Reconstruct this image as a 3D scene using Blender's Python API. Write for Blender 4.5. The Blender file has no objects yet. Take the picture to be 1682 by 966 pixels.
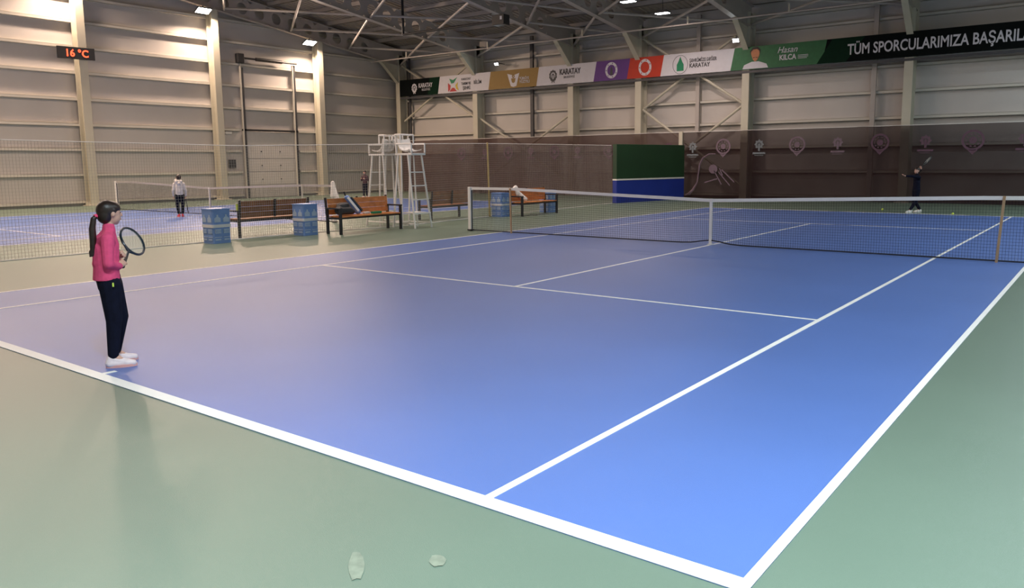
import bpy, bmesh, math, random
from mathutils import Vector, Matrix
random.seed(7)
PI = math.pi
S = bpy.context.scene
C = S.collection
V = Vector

# ------------------------------------------------------------------ camera
RES_X, RES_Y = 1682, 966
cam_d = bpy.data.cameras.new('camera'); cam = bpy.data.objects.new('camera', cam_d); C.objects.link(cam)
CAM = V((6.5456, -14.6663, 1.6845))
RIGHT = V((0.8054764, 0.5925784, -0.0076565)); UP = V((-0.0738066, 0.1131258, 0.9908356)); FWD = V((-0.5880139, 0.7975296, -0.1348563))
cam.matrix_world = Matrix(((RIGHT.x, UP.x, -FWD.x, CAM.x), (RIGHT.y, UP.y, -FWD.y, CAM.y), (RIGHT.z, UP.z, -FWD.z, CAM.z), (0, 0, 0, 1)))
cam_d.sensor_width = 36; cam_d.lens = 1286.7 / RES_X * 36
cam_d.shift_x = -45.836 / RES_X; cam_d.shift_y = -41.576 / RES_X
cam_d.clip_start = .05; cam_d.clip_end = 200
S.camera = cam

# ------------------------------------------------------------------ world, exposure
w = bpy.data.worlds.new('world'); S.world = w; w.use_nodes = True
w.node_tree.nodes['Background'].inputs[0].default_value = (.6, .7, 1, 1)
w.node_tree.nodes['Background'].inputs[1].default_value = .02
S.view_settings.view_transform = 'Standard'; S.view_settings.look = 'None'
S.view_settings.exposure = 0.0; S.view_settings.gamma = 1; S.view_settings.use_curve_mapping = False
P_ROW = 170.0      # watts of a lamp of the row between the courts
P_RIGHT = 205.0    # watts of a lamp of the right-hand row
P_FAR_FILL = 265.0      # watts of each unseen lamp added to brighten the far court side
P_WALL = 480.0     # watts of a lamp on the gable columns
WARM = (1.0, .72, .54); COOL = (.80, .94, 1.0); NEUTRAL = (1.0, .78, .68)
P_NEAR_FILL = 690.0     # watts of the unseen cool lamp added to brighten the near corner

# ------------------------------------------------------------------ helpers
def mat(name, col, rough=.55, metal=0, noise=.08, scale=6, bump=0, bscale=60, spec=.5, alpha=1, emit=None, est=0, coat=0):
    m = bpy.data.materials.new(name); m.use_nodes = True
    n = m.node_tree.nodes; l = m.node_tree.links; b = n['Principled BSDF']
    tc = n.new('ShaderNodeTexCoord'); nz = n.new('ShaderNodeTexNoise'); nz.inputs['Scale'].default_value = scale; nz.inputs['Detail'].default_value = 4
    l.new(tc.outputs['Object'], nz.inputs['Vector'])
    mr = n.new('ShaderNodeMapRange'); mr.inputs['To Min'].default_value = 1 - noise; mr.inputs['To Max'].default_value = 1 + noise
    mr.inputs['From Min'].default_value = .3; mr.inputs['From Max'].default_value = .7
    l.new(nz.outputs['Fac'], mr.inputs['Value'])
    hs = n.new('ShaderNodeHueSaturation'); hs.inputs['Color'].default_value = (*col, 1); l.new(mr.outputs[0], hs.inputs['Value'])
    l.new(hs.outputs[0], b.inputs['Base Color'])
    b.inputs['Roughness'].default_value = rough; b.inputs['Metallic'].default_value = metal
    b.inputs['Specular IOR Level'].default_value = spec; b.inputs['Alpha'].default_value = alpha
    if coat: b.inputs['Coat Weight'].default_value = coat; b.inputs['Coat Roughness'].default_value = .3
    if bump:
        n2 = n.new('ShaderNodeTexNoise'); n2.inputs['Scale'].default_value = bscale; l.new(tc.outputs['Object'], n2.inputs['Vector'])
        bp = n.new('ShaderNodeBump'); bp.inputs['Strength'].default_value = bump; bp.inputs['Distance'].default_value = .01
        l.new(n2.outputs['Fac'], bp.inputs['Height']); l.new(bp.outputs[0], b.inputs['Normal'])
    if emit: b.inputs['Emission Color'].default_value = (*emit, 1); b.inputs['Emission Strength'].default_value = est
    return m

class MB:
    def __init__(s): s.v = []; s.f = []
    def add(s, vs, fs):
        k = len(s.v); s.v += [tuple(p) for p in vs]; s.f += [tuple(i + k for i in f) for f in fs]; return s
    def box(s, a, b):
        x0, x1 = sorted((a[0], b[0])); y0, y1 = sorted((a[1], b[1])); z0, z1 = sorted((a[2], b[2]))
        return s.add([(x0,y0,z0),(x1,y0,z0),(x1,y1,z0),(x0,y1,z0),(x0,y0,z1),(x1,y0,z1),(x1,y1,z1),(x0,y1,z1)],
                     [(0,3,2,1),(4,5,6,7),(0,1,5,4),(1,2,6,5),(2,3,7,6),(3,0,4,7)])
    def beam(s, p, q, w, h=None, up=(0,0,1)):
        p, q = V(p), V(q); h = w if h is None else h
        d = (q - p).normalized(); u = V(up)
        if abs(d.dot(u)) > .98: u = V((0,1,0))
        r = d.cross(u).normalized(); u = r.cross(d).normalized(); r *= w/2; u *= h/2
        return s.add([p-r-u,p+r-u,p+r+u,p-r+u,q-r-u,q+r-u,q+r+u,q-r+u], [(0,3,2,1),(4,5,6,7),(0,1,5,4),(1,2,6,5),(2,3,7,6),(3,0,4,7)][::1])
    def tube(s, pts, r, seg=10, closed=False):
        pts = [V(p) for p in pts]; n = len(pts); rr = r if isinstance(r, (list, tuple)) else [r]*n
        k = len(s.v); prev = None
        for i, p in enumerate(pts):
            a = pts[(i-1) % n] if (i > 0 or closed) else p; b = pts[(i+1) % n] if (i < n-1 or closed) else p
            d = (b - a).normalized()
            if prev is None: u = V((0,0,1)) if abs(d.z) < .9 else V((1,0,0)); prev = d.cross(u).normalized()
            x = (prev - d*prev.dot(d)).normalized(); prev = x; y = d.cross(x)
            for j in range(seg):
                t = 2*PI*j/seg; s.v.append(tuple(p + rr[i]*(math.cos(t)*x + math.sin(t)*y)))
        m = n if closed else n-1
        for i in range(m):
            for j in range(seg):
                a = k+i*seg+j; b = k+i*seg+(j+1) % seg; c = k+((i+1) % n)*seg+(j+1) % seg; e = k+((i+1) % n)*seg+j
                s.f.append((a, b, c, e))
        if not closed:
            s.f.append(tuple(k+j for j in reversed(range(seg)))); s.f.append(tuple(k+(n-1)*seg+j for j in range(seg)))
        return s
    def prism(s, poly, axis, a, b):
        """poly: 2D points; extruded along axis (0,1,2) from a to b"""
        def P(p, t):
            return {0: (t, p[0], p[1]), 1: (p[0], t, p[1]), 2: (p[0], p[1], t)}[axis]
        n = len(poly); vs = [P(p, a) for p in poly] + [P(p, b) for p in poly]
        fs = [tuple(reversed(range(n))), tuple(range(n, 2*n))] + [(i, (i+1) % n, n+(i+1) % n, n+i) for i in range(n)]
        return s.add(vs, fs)
    def ring(s, c, r0, r1, axis_n, th, sx=1, sz=1, seg=32):
        c = V(c); n = V(axis_n).normalized(); u = n.cross(V((0,0,1))).normalized(); t = V((0,0,1)); k = len(s.v)
        for d in (-th/2, th/2):
            for r in (r0, r1):
                for j in range(seg):
                    a = 2*PI*j/seg; s.v.append(tuple(c + n*d + u*math.cos(a)*r*sx + t*math.sin(a)*r*sz))
        for j in range(seg):
            j2 = (j+1) % seg; A = lambda q, jj: k + q*seg + jj
            s.f += [(A(0,j),A(0,j2),A(1,j2),A(1,j)), (A(2,j),A(3,j),A(3,j2),A(2,j2)), (A(1,j),A(1,j2),A(3,j2),A(3,j)), (A(0,j),A(2,j),A(2,j2),A(0,j2))]
        return s
    def build(s, name, m, parent=None, smooth=False, bevel=0, loc=None):
        me = bpy.data.meshes.new(name); me.from_pydata(s.v, [], s.f); me.update()
        bm = bmesh.new(); bm.from_mesh(me); bmesh.ops.recalc_face_normals(bm, faces=bm.faces); bm.to_mesh(me); bm.free()
        me.materials.append(m); o = bpy.data.objects.new(name, me); C.objects.link(o)
        if parent: o.parent = parent
        if loc: o.location = loc
        if smooth:
            for p in me.polygons: p.use_smooth = True
            me.set_sharp_from_angle(angle=math.radians(40))
        if bevel:
            b = o.modifiers.new('bevel', 'BEVEL'); b.width = bevel; b.segments = 2; b.limit_method = 'ANGLE'
        return o

def tag(o, label, cat, group=None, kind=None):
    if label: o['label'] = label
    if cat: o['category'] = cat
    if group: o['group'] = group
    if kind: o['kind'] = kind
    return o
def thing(name, label, cat, loc=(0,0,0), rz=0, group=None, kind=None):
    o = bpy.data.objects.new(name, None); C.objects.link(o); o.empty_display_size = .1
    o.location = loc; o.rotation_euler = (0, 0, rz); return tag(o, label, cat, group, kind)
def copy_tree(o, parent=None):
    c = o.copy(); C.objects.link(c); c.parent = parent
    for ch in list(o.children): copy_tree(ch, c)
    return c
def text(name, body, size, m, parent, loc, rot=(PI/2, 0, 0), sx=1, align='LEFT', extrude=.003, shear=0, bold=0):
    cu = bpy.data.curves.new(name, 'FONT'); cu.body = body; cu.size = size; cu.extrude = extrude; cu.align_x = align; cu.shear = shear; cu.offset = bold
    cu.resolution_u = 3
    t = bpy.data.objects.new(name, cu); C.objects.link(t)
    dg = bpy.context.evaluated_depsgraph_get(); me = bpy.data.meshes.new_from_object(t.evaluated_get(dg)); me.name = name
    bpy.data.objects.remove(t); me.materials.clear(); me.materials.append(m)
    o = bpy.data.objects.new(name, me); C.objects.link(o); o.parent = parent
    o.location = loc; o.rotation_euler = rot; o.scale = (sx, 1, 1); return o
def blob(name, prims, m, parent=None, vox=.006, smooth=4):
    """union of tapered capsules and ellipsoids as one smooth continuous surface"""
    bm = bmesh.new()
    def sph(bmx, c, r): 
        mtx = Matrix.Translation(V(c)) @ Matrix.Diagonal((*( (r,r,r) if not hasattr(r,'__len__') else r), 1))
        return bmesh.ops.create_icosphere(bmx, subdivisions=2, radius=1, matrix=mtx)['verts']
    for p in prims:
        t = bmesh.new()
        if p[0] == 'c':
            sph(t, p[1], p[2]); sph(t, p[3], p[4]); r = bmesh.ops.convex_hull(t, input=t.verts[:])
            bmesh.ops.delete(t, geom=[g for g in set(r['geom_interior'] + r['geom_unused']) if isinstance(g, bmesh.types.BMVert)], context='VERTS')
        elif p[0] == 'h':
            for q in p[1]: t.verts.new(q)
            bmesh.ops.convex_hull(t, input=t.verts[:])
        else:
            mtx = Matrix.Translation(V(p[1])) @ (p[3].to_4x4() if len(p) > 3 else Matrix.Identity(4)) @ Matrix.Diagonal((*p[2], 1))
            bmesh.ops.create_icosphere(t, subdivisions=3, radius=1, matrix=mtx)
        tm = bpy.data.meshes.new('tmp'); t.to_mesh(tm); t.free(); bm.from_mesh(tm); bpy.data.meshes.remove(tm)
    me = bpy.data.meshes.new(name); bm.to_mesh(me); bm.free()
    o = bpy.data.objects.new(name, me); C.objects.link(o)
    r = o.modifiers.new('r', 'REMESH'); r.mode = 'VOXEL'; r.voxel_size = vox
    sm = o.modifiers.new('s', 'SMOOTH'); sm.factor = .5; sm.iterations = smooth
    dg = bpy.context.evaluated_depsgraph_get(); me2 = bpy.data.meshes.new_from_object(o.evaluated_get(dg)); me2.name = name
    bpy.data.objects.remove(o); bpy.data.meshes.remove(me)
    for q in me2.polygons: q.use_smooth = True
    me2.materials.clear(); me2.materials.append(m)
    o = bpy.data.objects.new(name, me2); C.objects.link(o)
    if parent: o.parent = parent
    return o

# ------------------------------------------------------------------ materials
def floor_mat(name, col, rough, spec, blotch):
    m = mat(name, col, rough=rough, noise=.05, scale=.6, bump=.25, bscale=260, spec=spec)
    n = m.node_tree.nodes; l = m.node_tree.links; b = n['Principled BSDF']; tc = n['Texture Coordinate']
    hs = n['Hue/Saturation/Value']
    nz = n.new('ShaderNodeTexNoise'); nz.inputs['Scale'].default_value = .9; nz.inputs['Detail'].default_value = 6; nz.inputs['Roughness'].default_value = .6
    l.new(tc.outputs['Object'], nz.inputs['Vector'])
    cr = n.new('ShaderNodeValToRGB'); cr.color_ramp.elements[0].position = .66; cr.color_ramp.elements[1].position = .78
    cr.color_ramp.elements[0].color = (0,0,0,1); cr.color_ramp.elements[1].color = (blotch, blotch, blotch, 1)
    l.new(nz.outputs['Fac'], cr.inputs[0])
    mx = n.new('ShaderNodeMix'); mx.data_type = 'RGBA'; mx.inputs['B'].default_value = (.5, .47, .42, 1)
    l.new(cr.outputs[0], mx.inputs['Factor']); l.new(hs.outputs[0], mx.inputs['A']); l.new(mx.outputs['Result'], b.inputs['Base Color'])
    return m
M = {}
M['green'] = floor_mat('green_court_paint', (.130, .185, .140), .38, .55, .10)
M['blue'] = floor_mat('blue_court_paint', (.085, .160, .430), .38, .5, .04)
M['line'] = mat('white_line_paint', (.80, .79, .76), .5, noise=.04, scale=3)
M['wall'] = mat('grey_wall_sheeting', (.56, .53, .50), .5, noise=.04, scale=.7)
M['steel'] = mat('cream_painted_steel', (.56, .53, .43), .45, noise=.05, scale=1.5)
M['girt'] = mat('pale_painted_girt', (.62, .59, .52), .45, noise=.05, scale=1.5)
M['roofsteel'] = mat('grey_painted_roof_steel', (.46, .42, .39), .5, noise=.06, scale=1.5)
M['deck'] = mat('grey_roof_deck', (.36, .31, .27), .45, noise=.06, scale=.8)
M['white'] = mat('white_powder_coat', (.82, .80, .77), .4, noise=.03)
M['offwhite'] = mat('white_fabric', (.75, .73, .70), .85, noise=.05, scale=12)
M['black'] = mat('black_metal', (.02, .02, .022), .45, noise=.1)
M['dark'] = mat('dark_grey_metal', (.06, .06, .065), .5, noise=.1)
M['cordblack'] = mat('black_net_cord', (.018, .018, .024), .8, noise=.1)
M['cord'] = mat('pale_grey_net_cord', (.42, .40, .38), .8, noise=.1)
M['wood'] = mat('varnished_orange_wood', (.55, .20, .055), .4, noise=.25, scale=5)
M['woodd'] = mat('brown_wood', (.27, .11, .045), .5, noise=.25, scale=5)
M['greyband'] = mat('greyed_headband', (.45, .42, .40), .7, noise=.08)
M['pole'] = mat('tan_wooden_stick', (.42, .27, .15), .6, noise=.1)
M['ypole'] = mat('ochre_painted_pole', (.50, .38, .16), .6, noise=.1)
M['bin'] = mat('blue_plastic', (.17, .29, .60), .35, noise=.06)
M['binprint'] = mat('pale_blue_print', (.42, .52, .68), .5, noise=.06)
M['band'] = mat('white_band', (.70, .70, .72), .5, noise=.03)
M['bbgreen'] = mat('dark_green_board', (.012, .05, .018), .5, noise=.12, scale=1)
M['bbblue'] = mat('deep_blue_board', (.012, .035, .30), .45, noise=.08, scale=1)
M['lens'] = mat('lit_lamp_lens', (1, 1, 1), .3, emit=(1, .93, .80), est=22)
M['lensw'] = mat('lit_white_lamp_lens', (1, 1, 1), .3, emit=(.97, .98, 1), est=22)
M['led'] = mat('lit_red_led', (.3, .01, .01), .4, emit=(1, .06, .02), est=5)
M['skin'] = mat('skin', (.60, .34, .25), .5, noise=.05, scale=15)
M['hair'] = mat('dark_brown_hair', (.022, .010, .007), .38, noise=.4, scale=40, bump=.12, bscale=200)
M['pink'] = mat('raspberry_pink_fleece', (.72, .080, .19), .85, spec=.2, noise=.1, scale=20, bump=.3, bscale=25)
M['navy'] = mat('navy_black_cloth', (.005, .006, .016), .9, spec=.15, noise=.2, scale=20, bump=.3, bscale=25)
M['shoew'] = mat('white_pink_shoe', (.80, .66, .66), .5, noise=.05, scale=20)
M['solep'] = mat('coral_shoe_sole', (.72, .36, .32), .5, noise=.05)
M['hotpink'] = mat('bright_pink', (.85, .05, .16), .5, noise=.05)
M['redshoe'] = mat('red_shoe', (.62, .03, .06), .5, noise=.05)
M['lime'] = mat('lime_yellow', (.62, .78, .10), .6, noise=.05)
M['hoodie'] = mat('cream_white_hoodie', (.68, .64, .60), .85, noise=.08, scale=20)
M['maroon'] = mat('dark_maroon_cloth', (.06, .02, .03), .8, noise=.1)
M['string'] = mat('pale_racket_string', (.62, .60, .52), .5, noise=.05)
M['rframe'] = mat('black_teal_racket_frame', (.008, .022, .035), .3, noise=.2)
M['gold'] = mat('ochre_banner_print', (.27, .16, .025), .6, noise=.05)
M['bwhite'] = mat('white_banner_print', (.62, .61, .66), .6, noise=.03)
M['bblack'] = mat('black_banner_print', (.004, .006, .006), .9, spec=.12, noise=.1)
M['bdkgreen'] = mat('dark_green_banner_print', (.006, .025, .013), .9, spec=.12, noise=.1)
M['bgreen'] = mat('green_banner_print', (.02, .13, .045), .6, noise=.1)
M['purple'] = mat('purple_banner_print', (.11, .03, .22), .6, noise=.05)
M['red'] = mat('red_banner_print', (.48, .03, .008), .6, noise=.05)
M['ink'] = mat('dark_ink', (.05, .05, .055), .6)
M['inkred'] = mat('red_ink', (.45, .03, .03), .6)
M['inkyel'] = mat('yellow_ink', (.55, .40, .03), .6)
M['inkgreen'] = mat('emerald_ink', (.01, .22, .10), .6)
M['inkskin'] = mat('printed_skin', (.50, .20, .09), .6)
M['inkhair'] = mat('printed_hair', (.02, .012, .010), .6)
def veil(name, col, a):
    m = bpy.data.materials.new(name); m.use_nodes = True; n = m.node_tree.nodes; l = m.node_tree.links
    for x in list(n): n.remove(x)
    o = n.new('ShaderNodeOutputMaterial'); mx = n.new('ShaderNodeMixShader'); t = n.new('ShaderNodeBsdfTransparent'); d = n.new('ShaderNodeBsdfDiffuse')
    tc = n.new('ShaderNodeTexCoord'); nz = n.new('ShaderNodeTexNoise'); nz.inputs['Scale'].default_value = .7; l.new(tc.outputs['Object'], nz.inputs['Vector'])
    mr = n.new('ShaderNodeMapRange'); mr.inputs['To Min'].default_value = a-.05; mr.inputs['To Max'].default_value = a+.05; l.new(nz.outputs['Fac'], mr.inputs[0])
    l.new(mr.outputs[0], mx.inputs[0]); d.inputs[0].default_value = (*col, 1)
    l.new(t.outputs[0], mx.inputs[1]); l.new(d.outputs[0], mx.inputs[2]); l.new(mx.outputs[0], o.inputs[0]); return m
M['veil'] = veil('dark_purple_mesh_fabric', (.030, .014, .016), .72)
M['veil2'] = veil('brown_mesh_fabric', (.085, .050, .045), .80)
M['veilprint'] = veil('pale_mauve_print', (.26, .19, .24), .70)
M['veilprint2'] = veil('dull_mauve_print', (.17, .10, .14), .75)
M['veilcyan'] = veil('pale_teal_print', (.24, .27, .30), .70)

# ------------------------------------------------------------------ building shell
XL, XR, YB, YF = -28.75, 12.0, 19.25, -19.25
def zbot(y): return 9.77 - .13*abs(y)          # underside of the rafters
def zdeck(y): return zbot(y) + 1.16
MB().box((XL-.2, YF-.2, -.2), (XR+.2, YB+.2, 0)).build('floor', M['green'])['kind'] = 'structure'
def wall_sheet(name, pts2, axis, c, outward):
    o = MB().prism(pts2, axis, c, c+outward).build(name, M['wall']); o['kind'] = 'structure'; return o
gable = [(YF, 0), (YB, 0), (YB, zdeck(YB)), (0, zdeck(0)), (YF, zdeck(YF))]
wl = wall_sheet('wall_left', gable, 0, XL, -.15)
wr = wall_sheet('wall_right', gable, 0, XR, .15)
wb = wall_sheet('wall_back', [(XL-.15, 0), (XR+.15, 0), (XR+.15, zdeck(YB)), (XL-.15, zdeck(YB))], 1, YB, .15)
wf = wall_sheet('wall_front', [(XL-.15, 0), (XR+.15, 0), (XR+.15, zdeck(YB)), (XL-.15, zdeck(YB))], 1, YF, -.15)
# corrugated deck
vs = []; fs = []; n = 0
xs = []; x = XL-.15; k = 0
while x < XR+.15:
    for dx, dz in ((0, 0), (.11, 0), (.14, .045), (.25, .045)): xs.append((x+dx, dz))
    x += .28
for (xx, dz) in xs:
    for y in (YF-.1, 0, YB+.1): vs.append((xx, y, zdeck(y)+dz))
for i in range(len(xs)-1):
    for j in range(2): fs.append((3*i+j, 3*i+j+1, 3*i+3+j+1, 3*i+3+j))
ceil = MB().add(vs, fs).build('ceiling', M['deck']); ceil['kind'] = 'structure'
YP = [18.7, 17.0, 15.2, 13.4, 11.6, 9.8, 8.0, 6.2, 4.4, 2.6, .8]
for y in YP + [-q for q in YP]:
    z = zbot(y) + 1.04
    MB().box((XL, y-.03, z-.11), (XR, y+.03, z+.11)).box((XL, y-.03, z-.11), (XR, y+.08, z-.095)).build('purlin', M['roofsteel'], ceil)
# girts
ZG = [.16, 1.3, 2.34, 3.37, 4.42, 5.5, 6.53, 7.56, 8.55]
DOORY = (8.38, 11.42)
for z in ZG:
    segs = [(YF, 8.2), (11.6, YB)] if z < 3.4 else [(YF, YB)]
    for a, b in segs:
        if z > 8.4: a, b = max(a, -10), min(b, 17.0)
        MB().box((XL, a, z-.06), (XL+.17, b, z-.05)).box((XL, a, z+.05), (XL+.17, b, z+.06)).box((XL+.16, a, z-.06), (XL+.17, b, z+.06)).build('girt', M['girt'], wl)
for z in [.16, 1.2, 2.25, 3.32, 4.34, 5.33, 6.35, 7.18, 7.75]:
    MB().box((XL, YB-.17, z-.06), (XR, YB, z-.05)).box((XL, YB-.17, z+.05), (XR, YB, z+.06)).box((XL, YB-.17, z-.06), (XR, YB-.16, z+.06)).build('girt', M['girt'], wb)

# ------------------------------------------------------------------ columns and rafters
XCOL = [-28.2, -22.2, -15.9, -12.05, -6.78, -.28, 5.9]
COLNAME = ['corner', 'second from left', 'third from left', 'fourth from left', 'fifth from left, nearest the green banner print', 'sixth from left, under the white banner slogan', 'seventh']
def h_column_back(x, i):
    t = thing('steel_column', 'cream steel column against the back wall, ' + ['in the left corner', 'under the white banner panel with the coloured star logo', 'under the white panel left of the purple one', 'under the red banner panel', 'under the portrait on the green banner', 'under the white slogan on the black banner', 'beyond the right edge of the slogan'][i], 'column', (x, 18.75, 0), group='steel columns of the back wall')
    w = .32
    y0, y1 = -.3, .3
    zt = zbot(18.5) + .6
    m = MB().box((-w/2, y0, 0), (w/2, y0+.03, zt)); m.build('front_flange', M['steel'], t)
    MB().box((-.012, y0+.03, 0), (.012, y1-.03, zt)).build('web', M['steel'], t)
    MB().box((-w/2, y1-.03, 0), (w/2, y1, zt)).build('back_flange', M['steel'], t)
    MB().box((-w/2-.1, y0-.1, 0), (w/2+.1, y1+.05, .03)).build('base_plate', M['steel'], t)
    return t
for i, x in enumerate(XCOL): h_column_back(x, i)
for i, (y, lab) in enumerate([(.85, 'behind the red digital thermometer'), (6.85, 'left of the sectional door, under a lit floodlight'), (12.85, 'right of the sectional door, under a lit floodlight')]):
    t = thing('steel_column', 'cream steel column on the left wall, ' + lab, 'column', (-28.35, y, 0), group='steel columns of the left wall')
    zt = zbot(y) + .02
    MB().box((.22, -.16, 0), (.25, .16, zt)).build('front_flange', M['steel'], t)
    MB().box((-.2, -.012, 0), (.22, .012, zt)).build('web', M['steel'], t)
    MB().box((-.23, -.16, 0), (-.2, .16, zt)).build('back_flange', M['steel'], t)
    MB().box((-.25, -.3, 0), (.35, .3, .04)).box((-.2,-.2,.04),(.2,-.18,.18)).build('base_plate', M['steel'], t)
# wind posts of the back wall
for x, lab, mm, z0 in [(-18.7, 'dark slim post on the back wall above the ochre banner panel', 'dark', 3.0), (-1.65, 'dark slim post on the back wall over the black banner', 'roofsteel', 0), (-9.25, 'slim pale post on the back wall behind the white banner panel with the green tower', 'roofsteel', 3.0)]:
    MBx = MB().box((x-.09, YB-.3, z0), (x+.09, YB-.17, 8.2)); tag(MBx.build('wind_post', M[mm]), lab, 'post')
o = MB().tube([(-27.75, 19.0, 0), (-27.75, 19.0, 8.0)], .07, 12).build('rainwater_pipe', M['dark'], smooth=True); tag(o, 'dark blue-grey downpipe beside the corner column', 'pipe')

def rafter(x, lab):
    t = thing('roof_rafter', 'grey castellated roof rafter with round web holes, ' + lab, 'roof beam', (x, 0, 0), group='castellated roof rafters')
    D = .92; th = .012; L = .95
    for sgn in (1, -1):
        m = MB(); y = .3
        while y + L < 17.2:
            cy = y + L/2; rr = .27; seg = 16
            if sgn == 1 and cy > 3:
                out = []
                for j in range(seg):
                    a = 2*PI*(j+.5)/seg; ca, sa = math.cos(a), math.sin(a); k = 1/max(abs(ca), abs(sa)); out.append((cy + ca*k*L/2, (sa*k)*D/2))
                k0 = len(m.v)
                for d in (-th, th):
                    for j in range(seg):
                        a = 2*PI*(j+.5)/seg; yy = cy + math.cos(a)*rr; m.v.append((d, yy, zbot(yy) + D/2 + math.sin(a)*rr))
                    for yy, zz in out: m.v.append((d, yy, zbot(yy) + D/2 + zz))
                for j in range(seg):
                    j2 = (j+1) % seg
                    m.f += [(k0+j, k0+j2, k0+seg+j2, k0+seg+j), (k0+2*seg+j, k0+3*seg+j, k0+3*seg+j2, k0+2*seg+j2), (k0+j, k0+2*seg+j, k0+2*seg+j2, k0+j2)]
            else:
                m.add([(d, sgn*yy, zbot(yy)+zz) for d in (-th, th) for yy, zz in ((y, 0), (y+L, 0), (y+L, D), (y, D))], [(0,1,2,3), (7,6,5,4), (0,4,5,1), (1,5,6,2), (2,6,7,3), (3,7,4,0)])
            y += L
        y1 = 18.9
        m.add([(d, sgn*yy, zz) for d in (-th, th) for yy, zz in ((y, zbot(y)), (18.42, zbot(18.42)), (y1, zbot(y1)), (y1, zbot(y1)+D), (y, zbot(y)+D))], [(0,1,2,3,4), (9,8,7,6,5), (0,5,6,1), (1,6,7,2), (2,7,8,3), (3,8,9,4), (4,9,5,0)])
        m.build('web', M['roofsteel'], t)
        MB().beam((0, sgn*.0, zbot(0)), (0, sgn*y1, zbot(y1)), .26, .025).build('bottom_flange', M['roofsteel'], t)
        MB().beam((0, 0, zbot(0)+D), (0, sgn*y1, zbot(y1)+D), .26, .025).build('top_flange', M['roofsteel'], t)
        h = MB().add([(d, sgn*a, b) for d in (-th, th) for a, b in ((17.15, zbot(17.15)), (18.46, zbot(18.46)), (18.46, 6.35))], [(0,1,2), (5,4,3), (0,3,4,1), (1,4,5,2), (2,5,3,0)])
        h.beam((0, sgn*17.1, zbot(17.1)-.02), (0, sgn*18.44, 6.35), .24, .025, up=(0, 1, 0))
        h.build('haunch', M['steel'], t)
    return t
for i, x in enumerate(XCOL):
    rafter(x, ['running down the left gable wall', 'second from the left wall', 'third from the left wall', 'fourth from the left wall', 'fifth from the left wall, over the portrait', 'sixth from the left wall', 'last on the right'][i])

# roof X bracing between the lower flanges
NOD = [18.7, 14.85, 11.1, 7.4, 3.7]
bay = ['first bay at the left wall', 'second bay from the left wall', 'third, narrow bay from the left wall', 'fourth bay from the left wall', 'fifth bay from the left wall']
pos = ['nearest the back wall', 'second from the back wall', 'third from the back wall', 'fourth from the back wall']
for b in range(5):
    for k in range(4 if b < 2 else 2):
        x0, x1 = XCOL[b]+.05, XCOL[b+1]-.05; ya, yb_ = NOD[k], NOD[k+1]
        t = thing('roof_cross_brace', 'roof cross brace, %s, %s' % (bay[b], pos[k]), 'roof brace', (0, 0, 0), group='roof cross braces')
        dz = .10
        MB().tube([(x0, ya, zbot(ya)+dz), (x1, yb_, zbot(yb_)+dz)], .055, 8).build('brace', M['roofsteel'], t, smooth=True)
        MB().tube([(x0, yb_, zbot(yb_)+dz+.1), (x1, ya, zbot(ya)+dz+.1)], .055, 8).build('brace', M['roofsteel'], t, smooth=True)
# wall X bracing
for (xa, xb, za, zb_, lab) in [(-28.0, -22.35, 7.35, 4.15, 'behind the black and white left end of the banner'), (-11.9, -6.95, 7.35, 4.15, 'behind the white banner panel with the green tower'),
                          (-22.05, -16.05, 4.1, .6, 'half hidden by the brown curtain left of the backboard'), (-11.9, -6.95, 4.1, .6, 'behind the purple curtain right of the backboard')]:
    t = thing('wall_cross_brace', 'cross brace on the back wall, ' + lab, 'wall brace', (0, 18.66, 0), group='wall cross braces')
    MB().tube([(xa, 0, za), (xb, 0, zb_)], .06, 8).build('brace', M['steel'], t, smooth=True)
    MB().tube([(xa, .1, zb_), (xb, .1, za)], .06, 8).build('brace', M['steel'], t, smooth=True)

# long pipe under the roof and black heater
t = thing('ceiling_pipe', 'long shiny grey pipe hung level under the roof along the back wall', 'pipe', (0, 16.5, 7.39))
MB().tube([(-28.3, 0, 0), (8, 0, 0)], .035, 10).build('pipe', M['roofsteel'], t, smooth=True)
for x in (-25.4, -19.6, -13.9, -8.6, -4.3, .6): MB().box((x-.03, -.03, .02), (x+.03, .03, .32)).build('hanger', M['steel'], t)
t = thing('ceiling_heater', 'black tube heater with square burner box under the roof', 'heater', (0, 12, 7.64))
MB().tube([(-20.95, 0, 0), (-15.3, 0, 0)], .05, 10).build('heater_tube', M['black'], t, smooth=True)
MB().box((-15.4, -.2, -.2), (-14.75, .2, .22)).build('burner_box', M['black'], t, bevel=.02)
MB().box((-14.95, -.215, .0), (-14.85, -.2, .14)).build('label_plate', M['band'], t)
MB().tube([(-20.95, 0, 0), (-20.95, 0, 1.7)], .06, 10).build('flue', M['black'], t, smooth=True)

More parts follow.
